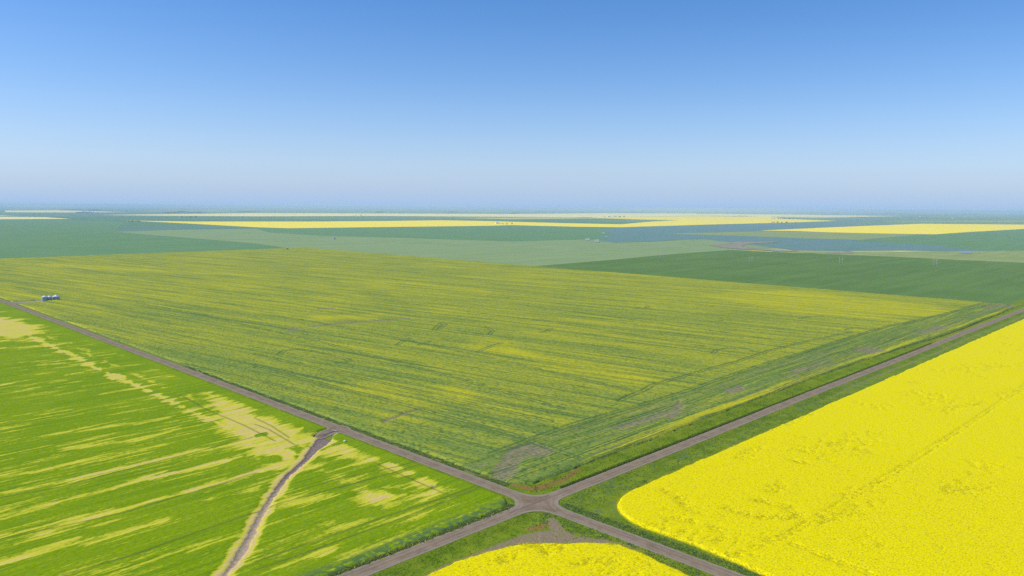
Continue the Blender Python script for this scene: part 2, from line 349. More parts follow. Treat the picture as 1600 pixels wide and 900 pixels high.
def m_canola():
    g = G('canola_bloom')
    fine = g.noise(g.rows(0, .9, .6), 1, 3, .65); mid = g.noise(g.rows(4, 7, 2.6), 1, 3); big = g.n1(60, 3)
    c = g.mix(g.step(fine, .30, .66), (.63, .545, .001), (.86, .735, .0012))
    c = g.mix(g.step(big, .35, .65, 0, .35), c, (.75, .64, .0012))
    thr = g.math('ADD', g.math('MULTIPLY', g.at('thin'), .19), g.math('MULTIPLY', mid, .14))
    gap = g.step(g.math('SUBTRACT', g.math('ADD', thr, .365), fine), -.02, .14, 0, .42)
    c = g.mix(gap, c, (.19, .20, .010))
    c = g.mix(g.step(g.at('edge'), .2, .9, 0, .95), c, (.10, .16, .02))
    g.bump(fine, .4, .35)
    return g.done(c)
CANOLA = m_canola()
def s_se(X, Y): return s_rect(X-.11*np.clip(Y+62, -40, 0), Y, 9.2, 1605, -830, -17.6, 24)+1.3*(fbm(X/6, Y/6, 71)-.5)+np.where(X > 20, 0, 1)*0
def z_crop(h, amp, sx, sy, ang, seed, th=None):
    def z(x, y, s):
        u, v = rotc(x, y, ang)
        n = fbm(u/sx, v/sy, seed, 3)
        k = sstep(-s, 0, 1.4)
        t = th(x, y, s) if th else 0
        return -.35+(h+.35+amp*(n-.5)*2-t*h*.55)*k
    return z
def edge(x, y, s): return 1-sstep(-s, .1, 1.1)
t_se = thin_of(SE_THIN, SE_TRK, 1); t_sw = thin_of(SW_THIN, (), 40)
tag(sheet('canola_crop', s_se, axis([(5, 160, .6, 0), (160, 820, .7, .006), (820, 1610, 12, 0)]), axis([(-832, -260, 9, 0), (-260, -150, 1.6, 0), (-150, -15, .6, 0)]),
      z_crop(1.15, .07, 1.1, .8, 2, 50, t_se), dict(thin=t_se, edge=edge), CANOLA), 'solid bright yellow canola in full bloom right of the crossroads', 'crop field', None, 'stuff')
SW_PTS = [(-82.2,-18.5),(-66.1,-15.3),(-55.2,-14.1),(-41.1,-16.4),(-28.2,-19.4),(-20.6,-28.1),(-15.8,-32.1),(-5.3,-42.4),(-5.8,-47.8),(-6.6,-53.4),(-7.5,-63.3),(-8.3,-71.6),(-10.7,-86.4)]
def s_sw(X, Y):
    return s_poly(X, Y, SW_PTS+[(-9, -140), (-9, -500), (-500, -500), (-500, -17), (-130, -17)])+1.6*(fbm(X/4, Y/4, 73)-.5)+.6
tag(sheet('canola_crop', s_sw, axis([(-502, -150, 8, 0), (-150, -90, 1.2, 0), (-90, -3, .5, 0)]), axis([(-502, -140, 8, 0), (-140, -90, 1.2, 0), (-90, -8, .5, 0)]),
      z_crop(1.1, .09, 1.1, .9, 85, 60, t_sw), dict(thin=t_sw, edge=edge), CANOLA), 'yellow canola with green gaps in the near bottom corner below the crossroads', 'crop field', None, 'stuff')

# ------------------------------------------------------------------ mottled canola quarter (large centre field)
NE_TRK = [[(141.9,67.8),(155.9,70.5),(171.6,72.5),(188.2,77.0),(216.6,76.7),(249.2,77.5),(290.6,76.2),(346.5,79.7),(409.9,77.4),(487.6,70.7)],
          [(308.9,104.6),(322.4,109.6),(337.0,106.8),(343.8,96.8),(336.2,82.3)], [(70.1,323.0),(80.6,333.7),(91.9,330.1),(95.7,309.0),(96.3,275.6),(94.5,264.9)], [(85.0,267.9),(94.5,264.9)],
          [(223.3,331.2),(239.2,345.9),(257.9,360.0),(252.5,349.0),(228.4,331.2)], [(237.2,290.4),(242.9,280.5),(258.9,293.2),(269.5,312.6)], [(169.1,283.5),(184.4,288.7)], [(183.4,229.9),(198.3,237.2),(222.6,244.9)],
          [(284.9,259.6),(291.6,258.1),(307.7,267.2)], [(477.1,294.5),(489.3,290.4),(504.5,298.4)], [(450.4,187.4),(464.8,185.3)], [(534.5,138.4),(553.5,138.9),(569.3,130.4)], [(498.9,79.5),(516.0,78.6),(525.4,64.9)],
          [(156.2,295.5),(181.5,311.9),(171.1,305.2)]]
NE_LINES = [(37.0,292.9),(48.6,163.2),(53.3,65.7),(49.4,22.4)], [(58.0,334.5),(71.7,195.3),(83.0,67.5)], [(171.0,468.1),(175.4,339.1),(173.1,184.4),(166.3,71.1)], [(407.8,416.8),(405.7,239.9),(401.1,106.5)], [(318.4,537.8),(335.4,261.8),(329.7,125.0)], [(85.9,912.4),(113.4,580.9),(120.0,349.1),(114.3,184.4),(106.4,79.2)]
NE_GREY = [([(5.1,30.4),(16.9,38.0),(29.7,46.4),(42.0,52.0),(50.2,49.3),(50.6,42.4),(49.1,34.9),(40.6,33.4),(33.7,37.7),(23.8,33.5),(12.5,25.3),(5.6,23.9)], 1.0), ([(5.9,29.7),(19.0,38.2),(32.4,46.2),(43.3,50.8),(46.6,47.6),(36.1,42.6),(25.0,36.9),(11.5,27.3),(6.6,24.9)], .5), ([(133.1,30.7),(149.7,37.5),(166.0,44.6),(162.7,40.0),(142.8,29.9),(131.5,27.3)], 1.2), ([(209.4,40.8),(228.6,38.5),(220.2,32.7),(203.5,33.4)], 1.2), ([(99.2,39.2),(123.3,36.7),(144.6,37.0),(138.9,33.7),(114.1,34.2),(96.8,35.4)], 1.2),
           ([(409.5,38.7),(422.8,33.7),(418.4,19.2),(393.9,21.0),(394.7,30.7)], 2), ([(132.1,425.5),(140.2,425.4),(140.8,417.5),(131.9,416.2)], 3), ([(159.3,425.1),(186.8,425.8),(213.4,417.7),(252.7,404.2),(250.1,400.8),(209.9,412.6),(182.5,419.2),(157.3,419.4)], 2), ([(224.4,525.5),(232.2,521.8),(238.2,516.4),(228.1,515.2)], 3),
           ([(292.0,36.8),(327.5,32.1),(343.2,29.5),(321.0,29.4),(287.7,32.7)], 1.0), ([(530.2,31.0),(589.0,26.5),(580.5,18.7),(523.1,23.6)], 2), ([(798.9,37.6),(828.4,18.5),(813.3,9.2),(775.3,29.1)], 3), ([(21.6,126.7),(35.8,131.2),(51.5,133.8),(50.9,132.5),(34.8,128.7),(20.7,124.3)], .5)]
NE_YEL = [([(58.4,203.3),(71.7,195.3),(64.3,148.1),(58.9,124.8),(53.0,145.3),(54.7,184.4)], 1), ([(89.6,164.4),(101.2,160.1),(86.8,140.8),(80.1,147.3)], 1), ([(84.8,138.6),(90.9,137.0),(85.7,129.6),(81.5,133.7)], 1), ([(191.2,478.7),(245.3,447.2),(220.4,422.5),(184.4,455.7)], 1), ([(220.1,275.8),(232.7,243.4),(196.4,214.2),(191.1,244.0)], .8),
          ([(212.8,223.7),(209.0,144.4),(213.7,84.5),(186.8,85.5),(187.9,149.7),(194.6,205.6)], .8), ([(776.7,264.0),(754.0,78.5),(692.8,48.9),(592.2,79.2),(575.5,156.6),(646.0,312.1)], .75), ([(299.0,1028.1),(348.9,954.3),(275.1,1096.5),(187.2,1293.4),(178.4,1418.7),(268.6,1224.0)], .9), ([(25.5,131.0),(40.2,128.7),(34.9,113.9),(12.2,112.6),(9.6,119.6)], .4)]
def s_ne(X, Y):
    e = np.interp(X, [0, 15, 32, 87, 146, 217, 313, 425, 581, 734, 840], [15, 14.5, 14.5, 14.5, 15.5, 16, 16.5, 13.5, 8.5, 10, 12])
    edge_s = e-Y
    d = np.maximum(np.maximum(6.2-X, X-834), np.maximum(edge_s, Y-1606))
    c = (28-X-Y)*.7071                                   # cut corner at the crossroads
    lane = -d_poly(X, Y, [(-4, 792), (26, 795), (44, 800)], [13, 9, 7])    # yard with the grain bins
    return np.maximum(np.maximum(d, c), lane)+1.1*(fbm(X/5, Y/5, 81)-.5)
def f_head(x, y):
    """0 on headland strips, 1 inside"""
    return sstep(y-np.interp(x, [0, 90, 140, 300, 430, 570, 730], [48, 55, 55, 57, 61, 58, 46])+6*(fbm(x/14, y/6, 83)-.5), -4, 4)
def ne_yel(x, y, s):
    u, v = rotc(x, y, 98.84)
    far = sstep(np.hypot(x+200, y+184), 330, 1100)
    b = .47+.055*far+.30*(fbm(u/190, v/7, 84, 4)-.5)+.14*(fbm(u/110, v/45, 86, 3)-.5)+.12*(fbm(u/30, v/12, 99)-.5)
    b = b-.12*np.exp(-np.maximum(x-6, 0)/45)*(1-far)
    h = f_head(x, y); hb = .33+.5*(fbm(x/60, y/2.8, 88, 3)-.5)
    b = b*h+hb*(1-h)
    for p, k in NE_YEL: b = b+.20*k*sstep(-s_poly(x, y, p)+9*(fbm(u/14, v/4, 92)-.5), -14, 8)*(.4+.9*fbm(u/22, v/6, 91))
    strip = .62*np.interp(x, [0, 40, 60, 90, 150, 220, 300, 420, 520, 640, 800], [0, 0, .35, .8, .9, .75, .6, .45, .3, .4, .2])*(.5+fbm(x/9, y/2.5, 97))
    b = b+strip*np.exp(-((y-np.interp(x, [0, 87, 146, 217, 313, 425, 581, 734], [12, 18.5, 19.5, 20, 21, 18, 13, 14]))/3.3)**2)
    return np.clip(b, 0, 1)
def ne_trk(x, y, s):
    """metres to the nearest curved wheel track, for the material to draw as a pair of ruts"""
    d = np.full(x.shape, 30.0)
    for l in list(NE_TRK)+list(NE_LINES): d = np.minimum(d, d_poly(x, y, l))
    y0 = np.interp(x, [0, 90, 140, 300, 430, 570, 730], [48, 55, 55, 57, 61, 58, 46])
    return np.minimum(d, np.abs(y-y0-1.5*np.sin(x/37))+(x < 25)*30)
def ne_soil(x, y, s):
    v = np.zeros(x.shape)
    for p, k in NE_GREY: v = np.maximum(v, .85*sstep(-s_poly(x, y, p)+2.5*k*(fbm(x/3, y/3, 96)-.5)+.8*k, -2.5*k, 2*k))
    h = 1-f_head(x, y)
    v = np.maximum(v, h*.5*sstep(fbm(x/70, y/2.6, 95, 3), .46, .66)*(y > 19))
    return np.clip(v, 0, 1)
def m_mottled():
    g = G('patchy_canola')
    fine = g.noise(g.rows(98.84, 2.2, 1.1), 1, 3, .62); row = g.math('ADD', g.math('MULTIPLY', g.noise(g.rows(98.84, 70, 2.4), 1, 3, .6), .55), g.math('MULTIPLY', g.noise(g.rows(98.84, 160, 6.5), 1, 2, .6), .45))
    hrow = g.noise(g.rows(1, 40, 1.8), 1, 3, .6); hd = g.at('headland')
    rr = g.math('ADD', g.math('MULTIPLY', row, g.math('SUBTRACT', 1.0, hd)), g.math('MULTIPLY', hrow, hd))
    c = g.mix(g.step(g.n1(11, 3), .35, .65), (.128, .222, .036), (.170, .262, .060))
    c = g.mix(g.step(fine, .36, .62, 0, .7), c, (.23, .28, .036))
    c = g.mix(g.step(fine, .48, .32, 0, .75), c, (.045, .095, .018))
    k = g.math('ADD', g.math('MULTIPLY', fine, .55), g.math('MULTIPLY', rr, .75))
    f = g.step(g.math('ADD', g.math('SUBTRACT', k, 1.12), g.at('yel')), -.20, .36)
    c = g.mix(g.math('MULTIPLY', f, .82), c, (.57, .515, .006))
    c = g.mix(g.step(rr, .47, .30, 0, .45), c, (.06, .125, .03))
    # sprayer and seeder lines: pairs of thin dark ruts along the rows, unevenly spaced, and along the headland
    def ruts(ang, period, half, wid, seed):
        v = g.nd('ShaderNodeSeparateXYZ', {0: g.rows(ang, 1, 1)}); w_, u_ = v.outputs['Y'], v.outputs['X']
        wob = g.math('MULTIPLY', g.math('SUBTRACT', g.noise(g.rows(ang, 130, 60), 1, 1), .5), 9.0)
        w_ = g.math('ADD', w_, wob)
        cell = g.math('FLOOR', g.math('DIVIDE', w_, period))
        rn = g.nd('ShaderNodeTexWhiteNoise', {'W': g.math('ADD', cell, seed)}, noise_dimensions='1D').outputs['Value']
        o = g.math('MULTIPLY', g.math('ADD', cell, g.math('ADD', .25, g.math('MULTIPLY', rn, .5))), period)
        d = g.math('ABSOLUTE', g.math('SUBTRACT', g.math('ABSOLUTE', g.math('SUBTRACT', w_, o)), half))
        cut = g.step(g.noise(g.nd('ShaderNodeCombineXYZ', {0: g.math('DIVIDE', u_, 140), 1: g.math('MULTIPLY', cell, 5.17), 2: seed}).outputs[0], 1, 1), .40, .58)
        return g.math('MULTIPLY', g.step(d, wid, wid*.3), cut)
    inn = g.math('SUBTRACT', 1.0, hd)
    ln = g.math('MAXIMUM', g.math('MULTIPLY', ruts(98.84, 23.0, 1.2, .85, 3.0), .65), g.math('MULTIPLY', ruts(98.84, 8.7, .0, .8, 11.0), .55))
    lh = g.math('MAXIMUM', g.math('MULTIPLY', ruts(1.0, 9.0, 1.1, .8, 5.0), .7), g.math('MULTIPLY', ruts(1.0, 3.9, 0, .6, 9.0), .55))
    ln = g.math('ADD', g.math('MULTIPLY', ln, inn), g.math('MULTIPLY', lh, hd))
    tk = g.step(g.math('ABSOLUTE', g.math('SUBTRACT', g.at('trk'), 1.5)), 1.25, .35)
    ln = g.math('MAXIMUM', ln, g.math('MULTIPLY', tk, g.step(g.n1(9, 3), .30, .55, .25, .7)))
    so = g.step(g.math('ADD', g.at('soil'), g.math('MULTIPLY', g.math('SUBTRACT', g.n1(2.4, 4, .7), .5), 1.1)), .34, .74, 0, .85)
    c = g.mix(so, c, g.mix(g.step(fine, .35, .6), (.15, .165, .065), (.30, .23, .145)))
    c = g.mix(ln, c, (.060, .125, .040))
    g.bump(fine, .6, .7)
    return g.done(c)
def ne_z(x, y, s):
    u, v = rotc(x, y, 98.84); h = f_head(x, y)
    n = fbm(u/3.5, v/1.3, 120)*h+fbm(x/3.5, y/1.3, 122)*(1-h)
    n = n+.5*np.sin(v*2*math.pi/2.4)*.25*h+.5*np.sin(y*2*math.pi/2.4)*.3*(1-h)
    t = np.maximum(np.exp(-((ne_trk(x, y, s)-1.3)/.9)**2)*.5, ne_soil(x, y, s)*.8)
    return -.35+(.35+.8*(1-t)+.5*(n-.5))*sstep(-s, 0, 1.5)
tag(sheet('patchy_canola_crop', s_ne, axis([(4, 120, .75, 0), (120, 838, .8, .0035)]), axis([(6, 120, .75, 0), (120, 1608, .8, .0032)]), ne_z,
      dict(yel=ne_yel, trk=ne_trk, soil=ne_soil, headland=lambda x, y, s: 1-f_head(x, y)), m_mottled()),
    'large patchy green and yellow canola quarter in thin rows beyond the crossroads', 'crop field', None, 'stuff')

# ------------------------------------------------------------------ lime green cereal field with dry patches and a washout
WASH = [(-7.5,130.2),(-17.0,119.8),(-27.1,111.3),(-38.1,100.5),(-51.2,90.4),(-61.0,80.1),(-70.5,69.6),(-79.9,58.6),(-89.5,46.2),(-97.3,36.9),(-102.8,30.9),(-106.4,27.6),(-113.2,19.5)]
WASH_W = [2.6, 3.8, 2.1, 1.2, 1.1, 1.2, 1.0, 1.1, 1.2, 1.5, .9, .8, .8]
DRY = [([(-58.0,702.2),(-21.5,662.9),(-19.9,601.6),(-25.7,562.9),(-36.5,541.3),(-49.9,532.5),(-80.8,565.6)], 1.0),
       ([(-16.3,245.9),(-15.5,218.8),(-15.9,187.9),(-15.7,154.7),(-13.9,130.6),(-24.2,116.2),(-36.1,106.7),(-51.2,95.6),(-54.8,102.3),(-50.0,132.3),(-42.2,175.7)], 1.0),
       ([(-22.1,114.2),(-13.8,111.3),(-12.2,98.2),(-16.0,83.7),(-24.4,87.2),(-27.2,100.4),(-29.9,106.6)], 1.0), ([(-16.0,74.4),(-12.2,69.6),(-13.1,51.2),(-13.9,38.1),(-17.7,30.5),(-22.8,27.5),(-28.8,31.5),(-30.2,38.2),(-21.4,38.7),(-18.1,53.0)], 1.05),
       ([(-29.9,37.9),(-36.0,37.7),(-42.9,36.0),(-46.4,41.1),(-44.0,50.8),(-41.9,56.9),(-37.0,56.8),(-36.2,49.5),(-31.1,50.0),(-30.9,42.5)], 1.0), ([(-38.1,68.5),(-35.2,65.7),(-36.9,61.4),(-39.6,64.0)], .9), ([(-42.4,95.7),(-34.1,94.3),(-36.8,74.3),(-42.2,78.5)], .85),
       ([(-64.0,72.1),(-58.1,63.6),(-49.2,55.8),(-57.6,55.4),(-66.8,57.7),(-70.3,65.2)], .85), ([(-40.4,27.9),(-29.2,23.5),(-44.0,19.6),(-51.9,23.6)], .75), ([(-66.8,38.2),(-59.8,35.1),(-50.9,28.7),(-43.0,20.9),(-60.5,26.2),(-68.3,33.8)], .7),
       ([(-73.4,14.1),(-59.3,13.2),(-37.6,13.3),(-46.4,9.5),(-67.7,8.5),(-79.9,11.3)], .7), ([(-93.5,33.8),(-84.4,34.5),(-75.5,33.8),(-87.8,28.2),(-99.4,30.5)], .8), ([(-20.8,29.9),(-16.9,23.4),(-22.3,22.6),(-27.3,25.8)], .8), ([(-43.6,145.5),(-30.8,133.2),(-39.1,118.0),(-48.8,122.6)], 1.0)]
GREENS = [[(-35.7,151.8),(-29.9,150.4),(-32.2,144.1),(-37.0,146.0)], [(-35.2,120.5),(-28.9,122.0),(-28.2,114.9),(-34.9,111.5)], [(-37.3,109.0),(-32.8,107.0),(-35.8,102.9),(-38.4,105.4)], [(-49.4,118.4),(-40.8,114.8),(-45.4,107.5),(-54.1,109.2)], [(-33.8,50.8),(-29.5,48.5),(-28.3,39.9),(-33.8,42.6)]]
STREAK = [([(-157.9,104.7),(-147.9,102.8),(-137.2,101.4),(-129.6,101.2),(-109.5,99.4),(-86.7,98.7),(-58.4,103.6)], [3, 3, 3, 3, 2.6, 2.4, 2.2], 1.0), ([(-143.1,126.6),(-135.6,124.9),(-127.7,123.9)], [3, 2.5, 1], .9), ([(-120.3,124.3),(-112.7,124.1),(-93.8,124.7),(-68.5,123.2),(-54.6,125.8)], [1, 2, 2.5, 2, 1], .95),
          ([(-146.4,149.9),(-127.1,143.7),(-106.4,145.1),(-81.3,144.7),(-57.4,148.4),(-34.6,150.7)], [1, 1.5, 2, 2, 2.2, 3], .9), ([(-152.1,82.2),(-134.7,81.9),(-116.6,78.3),(-105.4,77.5)], [1.4, 1.6, 1.8, .6], .75), ([(-124.0,220.7),(-108.9,219.7),(-83.3,212.4),(-54.4,208.0)], [.5, 1, 1, .6], .7), ([(-138.9,168.6),(-121.9,165.4),(-88.1,163.1),(-73.6,165.3)], [1, 1.2, 1.2, .5], .7),
          ([(-104.0,351.6),(-76.3,355.7),(-52.6,356.1)], [2, 2, 1], .9), ([(-77.7,396.2),(-62.2,398.5),(-51.1,396.7)], [1.5, 2.5, 1.5], .9), ([(-108.2,329.7),(-82.7,329.0),(-61.8,329.8)], [1, 1, .5], .75), ([(-70.5,527.6),(-46.6,517.2),(-31.4,523.7)], [2, 2, 1], .8), ([(-78.3,486.8),(-54.5,482.3),(-34.7,474.9)], [2, 2, 1], .8),
          ([(-64.7,283.9),(-46.8,285.8),(-25.6,283.5)], [.6, 1, .6], .75), ([(-108.7,189.3),(-81.6,182.3),(-41.6,184.4)], [.5, .9, .5], .7), ([(-81.0,100.6),(-69.0,98.6),(-61.2,98.0)], [1, 1.6, 1], .7), ([(-84.8,86.2),(-68.7,83.0)], [.8, 1.4], .75), ([(-139.2,58.8),(-125.6,51.6),(-100.6,50.4)], [1, 1, .5], .6)]
TRAM_PX = [[(-140.6,59.7),(-123.2,58.6),(-78.6,63.5),(-67.7,65.2),(-24.2,62.0)], [(-96.6,27.7),(-74.3,27.9),(-48.7,28.0),(-20.3,26.8),(-6.0,27.4)], [(-99.1,22.7),(-77.5,22.5),(-52.5,22.7),(-22.8,23.9),(-5.8,25.4)], [(-140.0,141.8),(-124.0,138.8),(-36.1,147.9)], [(-148.4,100.5),(-110.9,95.2),(-59.4,101.5)], [(-46.4,71.6),(-28.1,69.9),(-4.8,65.9)], [(-44.9,62.6),(-24.2,62.0),(-3.9,62.7)]]
TRAM_A = [[(-21.6,178.0),(-22.5,158.2),(-25.8,135.2)], [(-27.0,167.2),(-26.2,154.2),(-29.5,123.9)], [(-18.0,75.2),(-18.9,43.9),(-19.1,28.2)], [(-29.5,254.3),(-32.6,212.7),(-31.6,170.1),(-33.0,135.2)]]
HEADB = [(-37.9,633.9),(-38.7,552.2),(-40.1,479.9),(-38.9,419.4),(-41.2,375.7),(-39.9,306.5),(-39.1,257.4),(-40.1,211.1),(-39.3,182.2),(-41.4,143.5)]
def nw_dry(x, y, s):
    u, v = rotc(x, y, 2.8)
    n = fbm(u/26, v/2.2, 130, 4); m = fbm(x/5, y/5, 132, 3); sc = 1+np.hypot(x+200, y+184)/260; j = 4.6*sc*(fbm(u/(9*sc), v/(1.1*sc), 134, 4)-.5)+2.0*(m-.5)
    d = np.maximum(.62*sstep(n, .48, .80)*sstep(fbm(x/60, y/45, 136), .30, .58), .42*sstep(fbm(u/70, v/1.25, 137, 3), .58, .76)*sstep(fbm(x/45, y/30, 138), .38, .55))
    for p, k in DRY: d = np.maximum(d, (.62+.5*fbm(u/30, v/1.6, 145))*k*(.55*sstep(-s_poly(x, y, p)+2.2*j, -5.5, .5)+.45*sstep(-s_poly(x, y, p)+1.6*j, -1.5, 6)))
    for l, w_, k in STREAK: q = d_poly(x, y, l, [.72*a for a in w_]); d = np.maximum(d, k*np.clip(.35+1.1*fbm(u/24, v/1.1, 147, 3), 0, 1.1)*(.6*sstep(-q+j*1.3, -3.2, .2)+.4*sstep(-q+j*1.3, -1.2, 2.0)))
    hb = d_poly(x, y, HEADB); d = np.maximum(d, .85*sstep(2.6-hb+j*1.1, -.8, 1.6))
    hb2 = np.abs(x+29); d = np.maximum(d, .6*sstep(1.6-hb2+j*1.2, -.5, 1.5)*(y > 150)*sstep(fbm(x/8, y/22, 139), .42, .6))
    for p in GREENS: d = d*(1-sstep(-s_poly(x, y, p)+j*.5, -1, 1))
    d = np.maximum(d, .95*sstep(-d_poly(x, y, WASH, [a+2.0 for a in WASH_W])+j*.4, -1.6, 1.0))
    keep = sstep(-x-(11+2*fbm(y/20, x*0, 7)), -1, 2)                 # clean green strip beside the road
    return np.clip(d*np.maximum(keep, (np.abs(y-131) < 7)*1.0), 0, 1)
def nw_bare(x, y, s):
    b = sstep(-d_poly(x, y, WASH, WASH_W)+1.4*(fbm(x/1.6, y/1.6, 140)-.5), -.9, .7)
    for px, r in (([(-16.9,40.0)], .9), ([(-52.2,124.7)], .8), ([(-53.3,215.3)], .6)):
        b = np.maximum(b, .8*sstep(r-np.hypot(x-px[0][0], (y-px[0][1])*.8)+2.6*(fbm(x/1.8, y/.9, 142)-.5), -.8, 1.2))
    return np.clip(b, 0, 1)
def nw_trk(x, y, s):
    v = np.zeros(x.shape)
    for l in TRAM_PX: v = np.maximum(v, .8*np.exp(-((d_poly(x, y, l))/.45)**2))
    for l in TRAM_A: v = np.maximum(v, .75*np.exp(-((d_poly(x, y, l))/.45)**2))
    return v
def s_nw(X, Y):
    d = np.maximum(np.maximum(X+4.4, -1000-X), np.maximum(4.6-Y, Y-1610))
    c = s_rect(X, Y, -1000, -4.4, 4.6, 1610, 10.5)
    cut = -d_poly(X, Y, [(0, 132.5), (-8, 131), (-12, 129)], [4.5, 4.6, 4.0])
    return np.maximum(c, cut)+.5*(fbm(X/3, Y/3, 150)-.5)
def m_cereal():
    g = G('cereal_crop')
    fine = g.noise(g.rows(2.8, 1.6, .7), 1, 3, .65); row = g.noise(g.rows(2.8, 45, 1.1), 1, 4, .62); big = g.n1(45, 3)
    c = g.mix(g.step(row, .33, .68), (.142, .252, .002), (.25, .352, .003))
    c = g.mix(g.step(big, .38, .66, 0, .55), c, (.25, .345, .004))
    c = g.mix(g.step(fine, .58, .36, 0, .55), c, (.105, .195, .002))
    wide = g.noise(g.rows(2.8, 18, 2.6), 1, 3, .6)
    t = g.math('ADD', g.at('dry'), g.math('ADD', g.math('MULTIPLY', g.math('SUBTRACT', row, .5), 1.3), g.math('ADD', g.math('MULTIPLY', g.math('SUBTRACT', fine, .5), .9), g.math('MULTIPLY', g.math('SUBTRACT', wide, .5), .8))))
    c = g.mix(g.step(t, .20, .74, 0, .92), c, (.58, .55, .035))
    c = g.mix(g.step(t, .70, 1.15, 0, .9), c, (.70, .55, .125))
    c = g.mix(g.step(t, 1.02, 1.4, 0, .75), c, (.52, .37, .21))
    pk = g.step(g.math('ADD', g.math('MULTIPLY', g.at('dry'), 1.0), g.math('MULTIPLY', g.math('SUBTRACT', wide, .5), 1.6)), .72, 1.12)
    c = g.mix(g.math('MULTIPLY', pk, .7), c, (.60, .42, .20))
    c = g.mix(g.at('trk'), c, (.095, .115, .025))
    sc = g.mix(g.step(g.n1(1.3, 4, .7), .3, .7), (.29, .215, .15), (.43, .335, .22))
    sc = g.mix(g.at('damp'), sc, g.mix(g.step(g.n1(1.3, 4, .7), .3, .7), (.155, .112, .105), (.28, .21, .175)))
    c = g.mix(g.step(g.math('ADD', g.at('bare'), g.math('MULTIPLY', g.math('SUBTRACT', fine, .5), .7)), .38, .68), c, sc)
    c = g.mix(g.math('MULTIPLY', g.at('edge'), g.step(g.n1(2.2, 4, .65), .4, .55)), c, (.095, .165, .045))
    g.bump(fine, .3, .6)
    return g.done(c)
def nw_z(x, y, s):
    u, v = rotc(x, y, 2.8)
    t = np.maximum(nw_bare(x, y, s), .45*nw_dry(x, y, s)); n = fbm(u/2.4, v/.9, 160)
    return -.25+(.25+.62*(1-t)+.16*(n-.5)-.25*nw_bare(x, y, s))*sstep(-s, 0, 1.1)
tag(sheet('cereal_crop', s_nw, np.concatenate([axis([(-1002, -260, 14, 0)]), axis([(-258, -170, 2.4, 0), (-170, -100, .9, 0), (-100, -3, .65, 0)])]), axis([(3, 150, .65, 0), (150, 900, .7, .009), (900, 1612, 14, 0)]), nw_z,
      dict(damp=lambda x, y, s: sstep(y, 66, 92)*(x > -70), dry=nw_dry, bare=nw_bare, trk=nw_trk, edge=lambda x, y, s: (1-sstep(y+(x+14)*0, 7, 14))*(x > -120)), m_cereal()),
    'lime green cereal field with straw coloured dry patches left of the crossroads', 'crop field', None, 'stuff')

# ------------------------------------------------------------------ grain bins
STEEL = plain('galvanised_steel', (.33, .37, .41), .5, .1, .12, 1.2)
ROOF = plain('bright_roof_steel', (.70, .72, .74), .4, .15, .08, 1.0)
DARK = plain('dark_steel', (.16, .17, .18), .5, .4)
CONC = plain('concrete_pad', (.45, .43, .40), .9)
WOOD = plain('weathered_pole_wood', (.42, .40, .34), .85, 0, .25, .6)
PORC = plain('insulator_porcelain', (.55, .55, .52), .25)

def lathe(prof, n=32, cap=True):
    bm = bmesh.new(); rings = []
    for r, z in prof:
        rings.append([bm.verts.new((r*math.cos(2*math.pi*i/n), r*math.sin(2*math.pi*i/n), z)) for i in range(n)])
    for a, b in zip(rings, rings[1:]):
        for i in range(n): bm.faces.new((a[i], a[(i+1) % n], b[(i+1) % n], b[i]))
    if cap: bm.faces.new(rings[0][::-1]); bm.faces.new(rings[-1])
    return bm
def box(bm, x0, x1, y0, y1, z0, z1, bev=0):
    r = bmesh.ops.create_cube(bm, size=1, matrix=Matrix.Translation(((x0+x1)/2, (y0+y1)/2, (z0+z1)/2)) @ Matrix.Diagonal((x1-x0, y1-y0, z1-z0, 1)))
    if bev: bmesh.ops.bevel(bm, geom=[e for e in bm.edges if any(v in r['verts'] for v in e.verts)], offset=bev, segments=1, affect='EDGES')
def rod(bm, p, q, r0, r1=None, n=8):
    p, q = Vector(p), Vector(q); d = q-p; m = Matrix.Translation((p+q)/2) @ d.to_track_quat('Z', 'Y').to_matrix().to_4x4()
    bmesh.ops.create_cone(bm, cap_ends=True, segments=n, radius1=r0, radius2=r0 if r1 is None else r1, depth=d.length, matrix=m)
def fin(name, bm, mat, parent=None, smooth=False):
    me = bpy.data.meshes.new(name); bm.to_mesh(me); bm.free()
    if smooth: me.polygons.foreach_set('use_smooth', [True]*len(me.polygons))
    return link(name, me, mat, parent)

